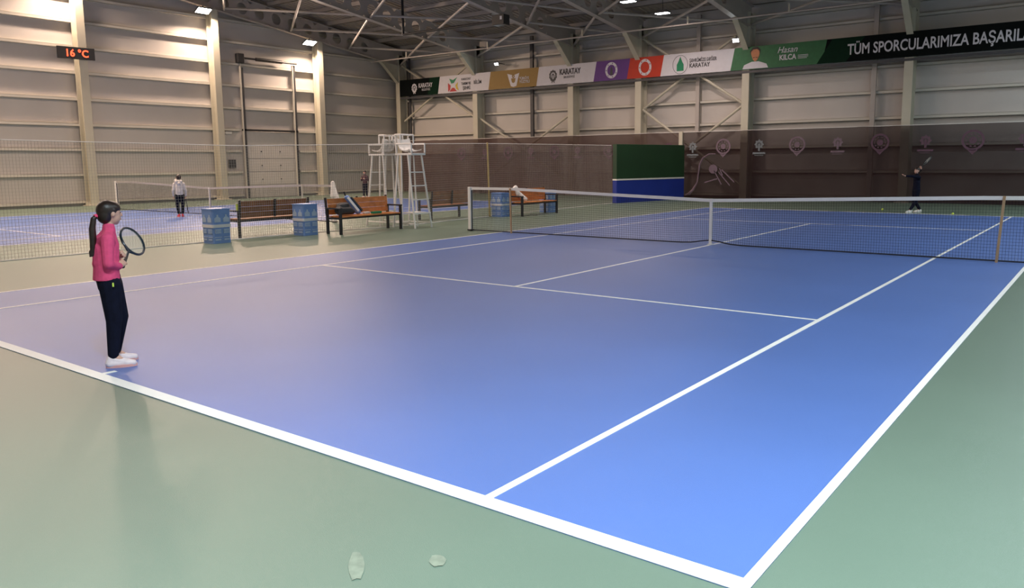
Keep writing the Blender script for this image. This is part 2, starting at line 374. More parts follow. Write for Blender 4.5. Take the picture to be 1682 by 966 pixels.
# ------------------------------------------------------------------ lamps
def lamp_light(parent, loc, size, watts, col, rot=(0, 0, 0), spread=170):
    ld = bpy.data.lights.new('lamp_light', 'AREA'); ld.shape = 'RECTANGLE'; ld.size = size[0]; ld.size_y = size[1]; ld.energy = watts; ld.color = col
    ld.spread = math.radians(spread)
    lo = bpy.data.objects.new('lamp_light', ld); C.objects.link(lo); lo.parent = parent; lo.location = loc; lo.rotation_euler = rot
def row_lamp(x, y, z, label, watts, col, spread=170):
    t = thing('high_bay_lamp', label, 'lamp', (x, y, z), group='high bay lamps over the courts')
    MB().box((-.3, -.17, 0), (.3, .17, .06)).box((-.22, -.12, .06), (.22, .12, .12)).build('housing', M['dark'], t, bevel=.01)
    MB().box((-.27, -.14, -.012), (.27, .14, 0)).build('lens', M['lensw'], t)
    zt = zbot(y) + 1.0 - z
    MB().tube([(0, 0, .12), (0, 0, zt)], .012, 6).build('rod', M['dark'], t)
    lamp_light(t, (0, 0, -.03), (.55, .3), watts, col, spread=spread)
k = 0
for x, PW, LC in ((-9.0, P_ROW, NEUTRAL), (8.2, P_RIGHT, COOL), (-18.4, P_FAR_FILL, WARM)):
    for y, z in [(15.0, 7.67), (12.2, 7.70), (8.2, 8.2), (4.1, 8.4), (0, 8.6), (-4.1, 8.4), (-8.2, 8.2), (-12.3, 7.8)]:
        vis = x == -9.0
        if x == -18.4 and y > 5: continue  # added row stays out of view, there to brighten the left side
        lab = ('round lit lamp under the roof right of the red banner panel' if (vis and y == 15.0) else 'lit lamp cut by the top edge of the picture, above the red panel' if (vis and y == 12.2) else 'unseen lamp hung under the roof in a row along the courts')
        row_lamp(x, y, z, lab, PW*(.8 if y > 10 else 1), LC)
for x in (6.4,):  # lamp added out of view, narrow beam to light the near floor
    row_lamp(x, -14.2, 7.6, 'added unseen cool lamp under the roof behind the near baseline', P_NEAR_FILL, COOL, 120)
def flood(x, y, z, lab, rz, tilt, s, watts, col, lens):
    t = thing('floodlight', lab, 'lamp', (x, y, z), rz, group='wall floodlights')
    b = MB().box((-s, -s*.6, -.03), (s, s*.6, .03)).build('housing', M['dark'], t, bevel=.01); b.rotation_euler = (tilt, 0, 0)
    l_ = MB().box((-s*.92, -s*.52, -.045), (s*.92, s*.52, -.03)).build('lens', lens, t); l_.rotation_euler = (tilt, 0, 0)
    MB().box((-.02, .0, .0), (.02, .04, .2)).box((-.02, .0, .02), (.02, 19.2-y if y > 18 else .3, .06)).build('bracket', M['dark'], t)
    lamp_light(t, V((0, 0, -.07)) if not tilt else V((0, .07*math.sin(tilt), -.07*math.cos(tilt))), (s*1.8, s), watts, col, (tilt, 0, 0))
for y, z in [(12.0, 7.93), (6.15, 8.70), (.2, 9.4), (-5.6, 8.9), (-11.6, 8.1)]:
    lab = {12.0: 'warm lit floodlight on the left wall column right of the sectional door', 6.15: 'warm lit floodlight on the left wall column left of the sectional door'}.get(y, 'warm floodlight on the left wall above the picture')
    flood(-27.85, y, z, lab, PI/2, math.radians(-28), .34, P_WALL, WARM, M['lens'])
flood(-20.7, 18.55, 6.9, 'small square lit lamp above the ochre banner panel', 0, math.radians(-60), .12, 12, COOL, M['lensw'])
flood(-7.15, 18.2, 6.8, 'small square lit lamp above the white panel beside the portrait', 0, math.radians(-60), .14, 7, COOL, M['lensw'])

# ------------------------------------------------------------------ courts
def court(cx, label):
    t = thing('tennis_court', label, 'court', (cx, 0, 0))
    MB().box((-5.485, -11.885, .001), (5.485, 11.885, .004)).build('court_surface', M['blue'], t)
    a = .004; b = .007
    def ln(x0, y0, x1, y1): MB().box((x0, y0, a), (x1, y1, b)).build('court_line', M['line'], t)
    for s in (-1, 1):
        ln(s*5.485, -11.885, s*5.435, 11.885)
        ln(s*4.115, -11.785, s*4.065, 11.785)
        ln(-5.435, s*11.885, 5.435, s*11.785)
        ln(-4.065, s*6.40, 4.065, s*6.35)
        ln(-.025, s*11.785, .025, s*11.685)
    ln(-.025, -6.35, .025, 6.35)
court(0, 'near blue tennis court with white lines filling most of the picture')
court(-18.0, 'far blue tennis court beyond the dividing net')

def net(cx, xa, xb, hb, label):
    """xa,xb: post positions relative to cx"""
    t = thing('tennis_net', label, 'net', (cx, 0, .008))
    def top(x):
        u = min(1, abs(x)/5.03); return .914 + (1.07-.914)*u
    def bot(x):
        return .02 + .075*math.exp(-(x/.32)**2)
    m = MB(); n = int((xb-xa)/.045); r = .0017
    rows = 20
    for i in range(n+1):
        x = xa + (xb-xa)*i/n; m.beam((x, 0, bot(x)), (x, 0, top(x)-.04), .0034, .0034)
    for j in range(1, rows):
        q = 16
        for i in range(q):
            x0 = xa+(xb-xa)*i/q; x1 = xa+(xb-xa)*(i+1)/q
            f = j/rows; m.beam((x0, 0, bot(x0)*(1-f)+top(x0)*f), (x1, 0, bot(x1)*(1-f)+top(x1)*f), .0034, .0034)
    m.build('net_mesh', M['cordblack'], t)
    m = MB(); q = 24
    X = [xa+(xb-xa)*i/q for i in range(q+1)]
    for x0, x1 in zip(X, X[1:]):
        m.add([(x, y, top(x)+dz) for x in (x0, x1) for y, dz in ((-.009, -.055), (.009, -.055), (.009, .008), (-.009, .008))], [(0,1,5,4), (1,2,6,5), (2,3,7,6), (3,0,4,7)])
    m.build('headband', M[hb], t)
    m = MB(); q = 60; pts = []
    for i in range(q+1):
        x = xa+(xb-xa)*i/q; pts.append((x, 0, bot(x)))
    pts = sorted(pts + [(s*.32, 0, bot(.32)) for s in (-1, 1)])
    m.tube(pts, .014, 6).build('bottom_cord', M['cordblack'], t)
    MB().box((-.027, -.02, 0), (.027, -.012, .92)).box((-.027, .012, 0), (.027, .02, .92)).box((-.027, -.02, .92), (.027, .02, .926)).build('center_strap', M['white'], t)
    MB().box((-.05, -.05, 0), (.05, .05, .02)).build('strap_anchor', M['band'], t)
    for x, s in ((xa, -1), (xb, 1)):
        p = MB().box((x-.045 + s*.05, -.045, .03), (x+.045 + s*.05, .045, 1.08)).build('net_post', M['white'], t, bevel=.01)
        MB().box((x-.06 + s*.05, -.06, 0), (x+.06+s*.05, .06, .035)).build('post_foot', M['black'], p)
        MB().box((x-.012, -.012, .04), (x+.012, .012, 1.0)).build('lacing_bar', M['black'], t)
    return t
net(0, -6.35, 6.35, 'white', 'black tennis net with white headband across the near court')
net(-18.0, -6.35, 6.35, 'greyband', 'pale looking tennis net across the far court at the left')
def stick(p, q, lab, mm='pole'):
    p, q = V(p), V(q); o = MB().beam((0,0,0), q-p, .04, .03).build('singles_stick', M[mm], loc=p, bevel=.004); tag(o, lab, 'net stick', 'singles sticks')
stick((5.02, -.055, 0), (5.07, -.045, 1.085), 'tan wooden stick holding up the near net at the right edge')
stick((-5.07, -.05, 0), (-5.10, -.045, 1.075), 'tan wooden stick holding up the near net near its left post')
stick((-12.97, -.05, 0), (-12.97, -.05, 1.08), 'pale stick holding up the far net near its right post', 'steel')

# dividing net between the courts
t = thing('divider_net', 'tall pale mesh net hung between the two courts', 'net', (0, 0, 0))
def dtop(y):
    K = [(-12, 2.17), (-9.1, 2.15), (-4.4, 2.10), (0, 2.19), (4.2, 2.27), (12.9, 2.33)]
    for (a, za), (b, zb_) in zip(K, K[1:]):
        if y <= b: return za + (zb_-za)*(y-a)/(b-a)
    return K[-1][1]
def dx(y):
    K = [(-12, -9.38), (-5, -9.42), (-2.6, -9.38), (-.6, -8.98), (.6, -8.98), (4.2, -9.34), (8, -9.6), (12.75, -10.0)]
    for (a, za), (b, zb_) in zip(K, K[1:]):
        if y <= b: return za + (zb_-za)*(y-a)/(b-a)
    return K[-1][1]
m = MB(); y = -11.9; k = 0; ys = []
while y < 12.75: ys.append(y); y += .056
wob = lambda y, z: .03*math.sin(y*2.1 + z*1.4) + .015*math.sin(y*5.3)
for y in ys:
    m.beam((dx(y)+wob(y, 0), y, .02), (dx(y)+wob(y, 2), y, dtop(y)), .0034, .0034)
for j in range(1, 35):
    f = j/35
    for a, b in zip(ys[::8], ys[8::8]):
        m.beam((dx(a)+wob(a, 2*f), a, dtop(a)*f), (dx(b)+wob(b, 2*f), b, dtop(b)*f), .0034, .0034)
m.build('netting', M['cord'], t)
MB().tube([(dx(y)+wob(y, 2), y, dtop(y)) for y in ys[::8]], .009, 6).build('top_rope', M['offwhite'], t)
MB().tube([(dx(y)+wob(y, 0), y, .012) for y in ys[::4]], .012, 6).build('bottom_rope', M['offwhite'], t)
o = MB().tube([(-9.30, 4.2, 0), (-9.36, 4.2, 2.3)], .028, 10).build('net_pole', M['ypole'], smooth=True); tag(o, 'ochre pole holding up the dividing net', 'pole')

# ------------------------------------------------------------------ back curtains
YC = 18.1
def curtain(name, xa, xb, z, mm, lab):
    t = thing(name, lab, 'curtain', (0, YC, 0))
    m = MB(); n = int((xb-xa)/.18); vs = []; fs = []
    for i in range(n+1):
        x = xa+(xb-xa)*i/n; yy = .025*math.sin(x*1.3)+.012*math.sin(x*4.1)
        vs += [(x, yy, .03), (x, yy*.5, z)]
    for i in range(n): fs.append((2*i, 2*i+2, 2*i+3, 2*i+1))
    m.add(vs, fs).build('fabric', M[mm], t, smooth=True)
    MB().tube([(xa, 0, z), (xb, 0, z)], .014, 8).build('top_rope', M['offwhite'], t)
    return t
cA = curtain('windbreak_curtain', -27.6, -9.72, 2.97, 'veil2', 'brown see-through windbreak curtain on the back wall left of the backboard')
cB = curtain('windbreak_curtain', -9.5, 11.6, 2.97, 'veil', 'dark purple see-through windbreak curtain with round badges, right half of the back wall')
o = MB().box((-9.7, YC-.06, 0), (-9.52, YC+.1, 3.0)).build('curtain_post', M['steel'], bevel=.01); tag(o, 'short cream post between the two curtains behind the backboard', 'post')
def badge(p, x, z, r, mm):
    m = MB().ring((x, -.06, z), r*.78, r, (0, 1, 0), .004).ring((x, -.06, z), .01, r*.34, (0, 1, 0), .004)
    m.prism([(x-r*.45, z-r*.93), (x+r*.45, z-r*.93), (x, z-r*1.4)], 1, -.062, -.058)
    for a in range(10):
        q = 2*PI*a/10; m.prism([(x+r*.66*math.cos(q+d)*k, z+r*.66*math.sin(q+d)*k) for d, k in ((-.15, .8), (.15, .8), (.15, 1.0), (-.15, 1.0))], 1, -.062, -.058)
    m.build('badge_print', M[mm], p)
def star(p, x, z, r, mm, bar=True):
    pts = []
    for a in range(16):
        q = PI/2 + 2*PI*a/16; rr = r if a % 2 == 0 else r*.72; pts.append((x+rr*math.cos(q), z+rr*math.sin(q)))
    m = MB().add([(a, -.062, b) for a, b in pts] + [(x + (a-x)*.45, -.062, z+(b-z)*.45) for a, b in pts], [(i, (i+1) % 16, 16+(i+1) % 16, 16+i) for i in range(16) if i not in (7, 8)])
    m.prism([(x-.04, z-r*1.25), (x+.04, z-r*1.25), (x+.05, z+r*.1), (x, z+r*.25), (x-.05, z+r*.1)], 1, -.062, -.058)
    if bar: m.box((x-r*1.25, -.062, z-r*1.85), (x+r*1.25, -.058, z-r*1.5)).box((x-r*.9, -.062, z-r*2.15), (x+r*.9, -.058, z-r*2.05))
    m.build('emblem_print', M[mm], p)
for i, (x, z) in enumerate([(-9.0, 2.32), (-7.55, 2.30), (-5.93, 2.36), (-4.31, 2.32), (-2.68, 2.38), (-1.08, 2.34), (.54, 2.38), (2.12, 2.36), (3.75, 2.38), (5.3, 2.34), (6.9, 2.38), (8.5, 2.36), (10.1, 2.38)]):
    if i % 2: badge(cB, x, z, .34 if i < 7 else .38, 'veilprint' if i < 5 else 'veilprint2')
    else: star(cB, x, z, .22, 'veilcyan' if i < 3 else 'veilprint' if i < 5 else 'veilprint2')
for i, x in enumerate([-22.9, -21.2, -19.6, -18.1, -16.6, -15.2, -13.4, -11.8, -10.2]):
    if i % 2 == 0: badge(cA, x, 2.2, .30, 'veilprint2')
    else: star(cA, x, 2.25, .2, 'veilprint2')
# printed sports figure: large arc and strokes
m = MB(); arc = [(-7.9, 1.98), (-8.2, 1.98), (-8.5, 1.80), (-8.65, 1.5), (-8.7, 1.1), (-8.75, .72), (-8.95, .4), (-9.15, .2), (-9.35, .15)]
m.tube([(x, -.06, z) for x, z in arc], [.02, .035, .04, .04, .03, .03, .05, .07, .03], 6)
m.build('player_print', M['veilprint'], cB)
m = MB()
for a, b in (((-7.95, 1.25), (-7.6, .65)), ((-7.75, 1.2), (-7.2, .6)), ((-7.6, 1.3), (-7.0, .75)), ((-8.4, .72), (-7.8, .9)), ((-7.7, 1.35), (-7.55, 1.05))): m.beam((a[0], -.06, a[1]), (b[0], -.06, b[1]), .05, .004, up=(0, 1, 0))
m.ring((-8.0, -.06, 1.32), .01, .2, (0, 1, 0), .004)
m.build('racket_print', M['veilprint'], cB)

# practice backboard
A = V((-9.88, 12.9, 0)); B = V((-9.06, 17.35, 0)); L = (B-A).length
t = thing('practice_backboard', 'dark green practice wall with blue base and white line', 'backboard', A, math.atan2(B.y-A.y, B.x-A.x))
MB().box((0, 0, .98), (L, .22, 2.38)).build('upper_panel', M['bbgreen'], t, bevel=.01)
MB().box((0, 0, 0), (L, .22, .92)).build('lower_panel', M['bbblue'], t, bevel=.01)
MB().box((-.005, -.006, .92), (L+.005, .226, .98)).build('net_line', M['white'], t)

# ------------------------------------------------------------------ banner
YBN = 18.38
t = thing('sponsor_banner', 'long banner of coloured logo panels along the back wall', 'banner', (0, YBN, 0))
Z0, Z1 = 5.55, 6.49; SL = .09
edges = [-27.95, -24.80, -21.08, -17.87, -14.4, -12.53, -10.76, -7.36, -3.45, 10.5]
mats = ['bblack', 'bwhite', 'gold', 'bwhite', 'purple', 'red', 'bwhite', 'bgreen', 'bblack']
for i, mm in enumerate(mats):
    a, b = edges[i], edges[i+1]; sa = 0 if i == 0 else SL; sb = 0 if i == 8 else SL
    MB().prism([(a-sa, Z0), (b-sb, Z0), (b+sb, Z1), (a+sa, Z1)], 1, 0, .02).build('banner_panel', M[mm], t)
MB().prism([(-25.7, Z0), (-24.8-SL, Z0), (-24.8+SL, Z1), (-25.5, Z1)], 1, -.004, 0).build('banner_print', M['bdkgreen'], t)
MB().prism([(-3.75, Z0), (-2.6, Z0), (-1.9, Z1), (-3.15, Z1)], 1, -.004, 0).build('banner_print', M['bdkgreen'], t)
MB().box((-27.95, .05, Z0-.14), (10.5, .09, Z0-.04)).build('banner_rail', M['dark'], t)
def emb(x, z, r, mm):       # tower emblem: scalloped ring with an arch in it
    m = MB(); pts = []
    for a in range(20):
        q = 2*PI*a/20; rr = r*(1 if a % 2 else .86); pts.append((x+rr*math.cos(q)*.85, z+rr*math.sin(q)))
    m.add([(a, -.006, b) for a, b in pts] + [(x+(a-x)*.6, -.006, z+(b-z)*.6) for a, b in pts], [(i, (i+1) % 20, 20+(i+1) % 20, 20+i) for i in range(20)])
    m.prism([(x-r*.3, z-r*1.2), (x-r*.12, z-r*1.2), (x-r*.12, z), (x, z+r*.15), (x+r*.12, z), (x+r*.12, z-r*1.2), (x+r*.3, z-r*1.2), (x+r*.3, z+r*.1), (x, z+r*.45), (x-r*.3, z+r*.1)], 1, -.007, -.004)
    m.build('emblem', M[mm], t)
T = lambda s, x, z, size, mm, sx=.8, bold=.0, shear=0: text('lettering', s, size, M[mm], t, (x, -.012, z), sx=sx, bold=bold, shear=shear)
emb(-26.75, 5.98, .27, 'bwhite'); T('KARATAY', -26.4, 5.98, .34, 'bwhite', .72, .008); T('BELEDİYESİ', -26.15, 5.80, .16, 'bwhite', .8)
# coloured star logo
m = MB().prism([(-24.0, 6.33), (-23.85, 6.05), (-23.65, 6.08), (-23.4, 6.38), (-23.72, 6.24)], 1, -.006, 0); m.build('emblem', M['inkgreen'], t)
MB().prism([(-24.1, 6.1), (-23.9, 5.95), (-23.95, 5.72), (-24.1, 5.62)], 1, -.006, 0).build('emblem', M['inkred'], t)
MB().prism([(-23.8, 5.82), (-23.65, 5.82), (-23.45, 5.62), (-24.0, 5.62)], 1, -.006, 0).build('emblem', M['inkred'], t)
MB().prism([(-23.35, 6.12), (-23.55, 5.95), (-23.5, 5.75), (-23.3, 5.65), (-23.4, 5.9)], 1, -.006, 0).build('emblem', M['inkyel'], t)
T('KARATAY', -23.1, 6.18, .17, 'ink', .9); T('TARIM VE', -23.1, 5.93, .2, 'ink', .8, .003); T('BİLİM', -22.2, 5.93, .26, 'ink', .8, .003); T('ŞEHRİ', -23.0, 5.68, .24, 'ink', .8, .004)
# ochre panel emblem
MB().prism([(-19.85, 6.3), (-19.45, 6.2), (-19.05, 6.3), (-19.15, 6.0), (-19.25, 5.65), (-19.45, 5.6), (-19.62, 5.65), (-19.75, 6.0)], 1, -.006, 0).build('emblem', M['bwhite'], t)
MB().prism([(-19.6, 6.05), (-19.3, 6.05), (-19.35, 5.85), (-19.45, 5.8), (-19.55, 5.85)], 1, -.009, -.006).build('emblem', M['gold'], t)
MB().ring((-19.45, -.008, 6.15), .03, .09, (0,1,0), .004).build('emblem', M['gold'], t)
T('TÜRKİYE', -19.05, 5.95, .18, 'bwhite', .85, .003); T('YÜZYILI', -19.05, 5.77, .2, 'bwhite', .95, .003)
emb(-16.9, 6.0, .30, 'ink'); T('KARATAY', -16.5, 6.02, .38, 'ink', .74, .012); T('BELEDİYESİ', -16.25, 5.83, .15, 'ink', .85)
for x, inner in ((-13.47, 'purple'), (-11.65, 'red')):
    MB().ring((x, -.006, 6.02), .23, .34, (0, 1, 0), .006, sz=1.12).build('round_emblem', M['bwhite'], t)
    for a in range(14):
        q = 2*PI*a/14; MB().box((x+.285*math.cos(q)-.02, -.013, 6.02+.32*math.sin(q)-.03), (x+.285*math.cos(q)+.02, -.009, 6.02+.32*math.sin(q)+.03)).build('emblem_letter', M[inner], t) if a % 2 else None
MB().prism([(-13.55, 5.8), (-13.39, 5.8), (-13.42, 6.1), (-13.47, 6.22), (-13.52, 6.1)], 1, -.006, 0).build('emblem', M['ink'], t)
MB().ring((-9.85, -.006, 6.0), .36, .375, (0, 1, 0), .006, sz=1.1).build('round_emblem', M['ink'], t)
MB().prism([(-10.02, 5.72), (-9.68, 5.72), (-9.68, 6.0), (-9.75, 6.12), (-9.85, 6.35), (-9.95, 6.12), (-10.02, 6.0)], 1, -.006, 0).build('emblem', M['inkgreen'], t)
T('ŞEHRİMİZE DEĞER', -9.4, 6.07, .21, 'ink', .72, .003); T('KARATAY', -9.4, 5.83, .26, 'ink', .85, .006)
# portrait
X = -6.35
MB().prism([(X-.55, 5.57), (X-.48, 5.74), (X-.14, 5.86), (X+.16, 5.86), (X+.5, 5.74), (X+.58, 5.57)], 1, -.006, 0).build('portrait_shirt', M['bwhite'], t)
MB().prism([(X-.17, 6.15), (X-.19, 6.3), (X-.08, 6.42), (X+.1, 6.43), (X+.2, 6.32), (X+.19, 6.12), (X+.1, 5.92), (X, 5.86), (X-.09, 5.94)], 1, -.010, -.004).build('portrait_face', M['inkskin'], t)
MB().prism([(X-.2, 6.15), (X-.22, 6.32), (X-.1, 6.45), (X+.12, 6.46), (X+.23, 6.34), (X+.21, 6.15), (X+.18, 6.3), (X+.08, 6.37), (X-.08, 6.36), (X-.17, 6.28)], 1, -.014, -.010).build('portrait_hair', M['inkhair'], t)
MB().prism([(X-.08, 6.04), (X+.1, 6.04), (X+.12, 6.0), (X+.01, 6.03), (X-.09, 6.0)], 1, -.014, -.010).build('portrait_moustache', M['inkhair'], t)
T('Hasan', -5.4, 6.12, .36, 'bwhite', .95, .0, .35); T('KILCA', -5.3, 5.83, .30, 'bwhite', .85, .008)
MB().box((-4.52, -.01, 5.96), (-4.1, -.004, 5.98)).box((-4.52, -.01, 5.90), (-4.1, -.004, 5.92)).box((-4.52, -.01, 5.84), (-4.15, -.004, 5.86)).build('caption_lines', M['bwhite'], t)
T('TÜM SPORCULARIMIZA BAŞARILAR', -2.55, 5.82, .58, 'bwhite', .70, .010)

# ------------------------------------------------------------------ left wall: door, thermometer, signs
d = thing('door_1', 'pale sectional door in the left wall with dark rails', None, (XL, 0, 0), kind='structure')
MB().box((.02, 8.45, .02), (.10, 11.38, 3.3)).build('door_panel', mat('pale_door_panel', (.58, .55, .52), .5, noise=.03), d)
m = MB()
for z in (.66, 1.32, 1.98, 2.64): m.box((.098, 8.45, z-.006), (.104, 11.38, z+.006))
m.build('panel_joint', M['dark'], d)
for y in (8.38, 11.42):
    MB().box((.12, y-.07, 0), (.22, y-.02, 6.75)).build('door_rail', M['girt'], d)
    MB().box((.12, y+.02, 0), (.20, y+.11, 6.75 if y > 9 else 6.4)).build('door_rail', M['dark'], d)
MB().box((.1, 8.3, 3.33), (.2, 11.5, 3.42)).build('lintel', M['black'], d)
MB().tube([(.25, 8.2, 6.85), (.25, 11.6, 6.85)], .05, 10).tube([(.25, 9.2, 6.85), (.25, 10.7, 6.85)], .09, 10).build('spring_shaft', M['black'], d)
MB().box((.1, 8.15, 6.6), (.35, 8.5, 7.05)).build('drive_unit', M['black'], d, bevel=.02)
for k_ in range(2):
    for j in range(3):
        MB().box((.1, 9.3+k_*1.1, .9+j*.7), (.12, 9.36+k_*1.1, .95+j*.7)).build('handle', M['dark'], d)
t = thing('digital_thermometer', 'black digital sign with red digits 16 °C high on the left wall', 'thermometer', (-28.02, .56, 6.22), math.radians(83))
MB().box((-.69, 0, -.24), (.69, .08, .24)).build('housing', M['black'], t, bevel=.01)
text('digits', '16 °C', .40, M['led'], t, (-.42, -.006, -.14), sx=.92, bold=.006)
o = MB().box((XL+.02, 7.40, 3.16), (XL+.1, 7.75, 3.28)).build('exit_sign', M['white'], bevel=.01); tag(o, 'small white lamp sign above the wall beside the sectional door', 'sign')
o = MB().box((XL+.02, 7.5, 1.52), (XL+.14, 7.85, 1.92)).build('control_box', M['dark'], bevel=.01); tag(o, 'dark control box on the left wall beside the sectional door', 'box')

# ------------------------------------------------------------------ benches
def bench(x, y0, y1, face, wm, label):
    """long bench along Y; face=+1 faces the near court"""
    L = y1-y0
    t = thing('park_bench', label, 'bench', (x, (y0+y1)/2, 0), 0 if face > 0 else PI, group='wooden benches with black frames')
    h = L/2
    m = MB()
    for k_ in range(4): m.box((-.2+k_*.12, -h+.05, .405), (-.095+k_*.12, h-.05, .435))
    m.build('seat', M[wm], t, bevel=.004)
    m = MB()
    for k_ in range(3): m.add([(px+dd, y, z) for px, dd, z in ((-.225-.013*k_, 0, .46+k_*.13), (-.225-.013*k_, .03, .46+k_*.13), (-.236-.013*k_, .03, .583+k_*.13), (-.236-.013*k_, 0, .583+k_*.13)) for y in (-h+.05, h-.05)], [(0,1,3,2), (2,3,5,4), (4,5,7,6), (6,7,1,0), (0,2,4,6), (1,7,5,3)])
    m.build('backrest', M[wm], t)
    for y in (-h+.03, h-.03):
        for px, top in ((-.24, .60), (.24, .60)): MB().box((px-.03, y-.025, 0), (px+.03, y+.025, top)).build('leg', M['black'], t)
        MB().box((-.28, y-.035, .60), (.28, y+.035, .635)).build('armrest', M['black'], t, bevel=.004)
        MB().box((-.21, y-.02, .36), (.21, y+.02, .40)).build('seat_rail', M['black'], t)
    for y in (-h+.03, 0, h-.03): MB().beam((-.26, y, .45), (-.30, y, .87), .03, .05).build('back_support', M['black'], t)
    MB().box((-.2, -h+.05, .36), (-.17, h-.05, .40)).box((.17, -h+.05, .36), (.2, h-.05, .40)).build('frame_bar', M['black'], t)
    return t
bench(-8.57, -2.5, -.5, 1, 'wood', 'orange wooden bench facing the near court with bags on it, left of the umpire chairs')
bench(-9.95, -4.3, -2.35, -1, 'woodd', 'brown bench seen from behind through the dividing net, between two blue bins')
bench(-8.68, 4.72, 6.65, 1, 'wood', 'orange wooden bench behind the near net, with a white cloth on it')
bench(-9.92, 1.95, 3.75, -1, 'woodd', 'brown bench seen from behind just right of the umpire chairs')

# blue bins
def bin_(x, y, label, mt='bin', r=.22):
    t = thing('printed_bin', label, 'bin', (x, y, 0), 0, group='blue printed bins')
    def rbox(h0, h1, s, c):
        pts = []
        for cx_, cy_, a0 in ((1, 1, 0), (-1, 1, 90), (-1, -1, 180), (1, -1, 270)):
            for k_ in range(5):
                a = math.radians(a0+k_*22.5); pts.append((cx_*(s-c)+c*math.cos(a), cy_*(s-c)+c*math.sin(a)))
        return MB().prism(pts, 2, h0, h1)
    rbox(0, .345, r-.012, .04).build('lower_box', M[mt], t)
    rbox(.345, .41, r+.004, .045).build('band', M['band'], t)
    rbox(.41, .72, r-.006, .04).build('upper_box', M[mt], t)
    rbox(.72, .745, r+.004, .045).build('rim', M[mt], t)
    rbox(.70, .75, r-.03, .04).build('lid', M['bin'], t)
    for face in range(2):      # print on the two visible sides (+x and -y)
        m = MB()
        def q(a, b, z0, z1):
            if face == 0: m.box((r-.013, a, z0), (r+.001, b, z1))
            else: m.box((a, -r-.001, z0), (b, -r+.013, z1))
        for s in (-.5, .5):
            c = s*.2
            q(c-.07, c+.07, .22, .31); q(c-.08, c+.08, .13, .145); q(c-.07, c+.06, .07, .10); q(c-.07, c+.07, .46, .55); q(c-.02, c+.02, .57, .62); q(c-.045, c+.045, .55, .57)
        m.build('print', M['binprint'], t)
        m = MB()
        for s in (-.5, .5):
            for j in range(4): 
                c = s*.2 - .055 + j*.035
                if face == 0: m.box((r-.0, c, .235), (r+.003, c+.012, .295))
                else: m.box((c, -r-.003, .235), (c+.012, -r, .295))
        m.build('print_letters', M[mt], t)
bin_(-9.16, -5.17, 'blue printed bin leftmost in the row, left of the brown bench')
bin_(-9.06, -2.93, 'blue printed bin beside the left arm of the bench with bags')
bin_(-9.04, 4.42, 'blue printed bin behind the near net post, left of the farther bench')
bin_(-9.04, 6.95, 'blue printed bin behind the right arm of the farther bench')

# ------------------------------------------------------------------ umpire chairs
def umpire(x, face, y, label):
    t = thing('umpire_chair', label, 'umpire chair', (x, y, 0), 0 if face > 0 else PI, group='white umpire chairs back to back')
    R_ = .026; W_ = M['white']
    fw = lambda z: .30 - .06*z/1.9
    for s in (-1, 1):
        MB().tube([(.52, s*.30, 0), (.27, s*.24, 1.9)], R_, 10).build('ladder_rail', W_, t, smooth=True)
        MB().tube([(-.30, s*.28, 0), (-.12, s*.22, 1.9)], R_, 10).build('rear_leg', W_, t, smooth=True)
        MB().tube([(.02, s*.28, .0), (.0, s*.22, 1.9)], R_*.8, 8).build('middle_leg', W_, t, smooth=True)
        MB().tube([(.40, s*.24, 1.95), (.40, s*.24, 2.18), (-.14, s*.24, 2.18), (-.14, s*.24, 1.95)], R_*.9, 8).build('armrest', W_, t, smooth=True)
    for z in (.38, .74, 1.10, 1.45):
        xx = .52 - .26*z/1.9; MB().box((xx-.02, -fw(z), z-.015), (xx+.05, fw(z), z+.015)).build('rung', W_, t)
    MB().tube([(.50, -.29, .12), (-.29, -.27, .12)], R_*.7, 8).tube([(.50, .29, .12), (-.29, .27, .12)], R_*.7, 8).tube([(-.29, -.27, .12), (-.29, .27, .12)], R_*.7, 8).build('base_brace', W_, t, smooth=True)
    MB().box((-.2, -.25, 1.89), (.42, .25, 1.94)).build('platform', W_, t, bevel=.008)
    MB().box((.0, -.22, .38), (.42, .22, .41)).build('foot_board', W_, t, bevel=.004)
    # moulded shell seat
    prof = [(.24, 1.99), (.12, 1.965), (0, 1.97), (-.10, 2.01), (-.16, 2.12), (-.19, 2.28)]
    m = MB(); k = 7
    vs = []
    for th in (0, .02):
        for (px, pz) in prof:
            for j in range(k):
                f = (j/(k-1)-.5)*2; vs.append((px + .05*f*f + th*.6, f*.23, pz + .035*f*f + th))
    fs = []; n = len(prof)
    for L_ in range(2):
        for i in range(n-1):
            for j in range(k-1):
                a = L_*n*k + i*k + j; fs.append((a, a+1, a+k+1, a+k))
    for i in range(n-1): fs += [(i*k, (i+1)*k, n*k+(i+1)*k, n*k+i*k), (i*k+k-1, n*k+i*k+k-1, n*k+(i+1)*k+k-1, (i+1)*k+k-1)]
    for j in range(k-1): fs += [(j, n*k+j, n*k+j+1, j+1), ((n-1)*k+j, (n-1)*k+j+1, 2*n*k-k+j+1, 2*n*k-k+j)]
    m.add(vs, fs).build('seat_shell', W_, t, smooth=True)
    MB().tube([(-.16, -.23, 1.92), (-.20, -.23, 2.42), (-.20, .23, 2.42), (-.16, .23, 1.92)], R_*.9, 8).tube([(-.22, -.06, 2.42), (-.2, -.06, 2.1)], R_*.7, 8).tube([(-.22, .06, 2.42), (-.2, .06, 2.1)], R_*.7, 8).build('back_frame', W_, t, smooth=True)
    MB().tube([(-.20, -.23, 2.42), (.0, -.23, 2.42)], R_*.8, 8).tube([(-.20, .23, 2.42), (.0, .23, 2.42)], R_*.8, 8).tube([(.0, -.23, 2.42), (.0, .23, 2.42)], R_*.8, 8).tube([(.0, -.23, 2.42), (.0, -.23, 2.18)], R_*.8, 8).tube([(.0, .23, 2.42), (.0, .23, 2.18)], R_*.8, 8).build('head_frame', W_, t, smooth=True)
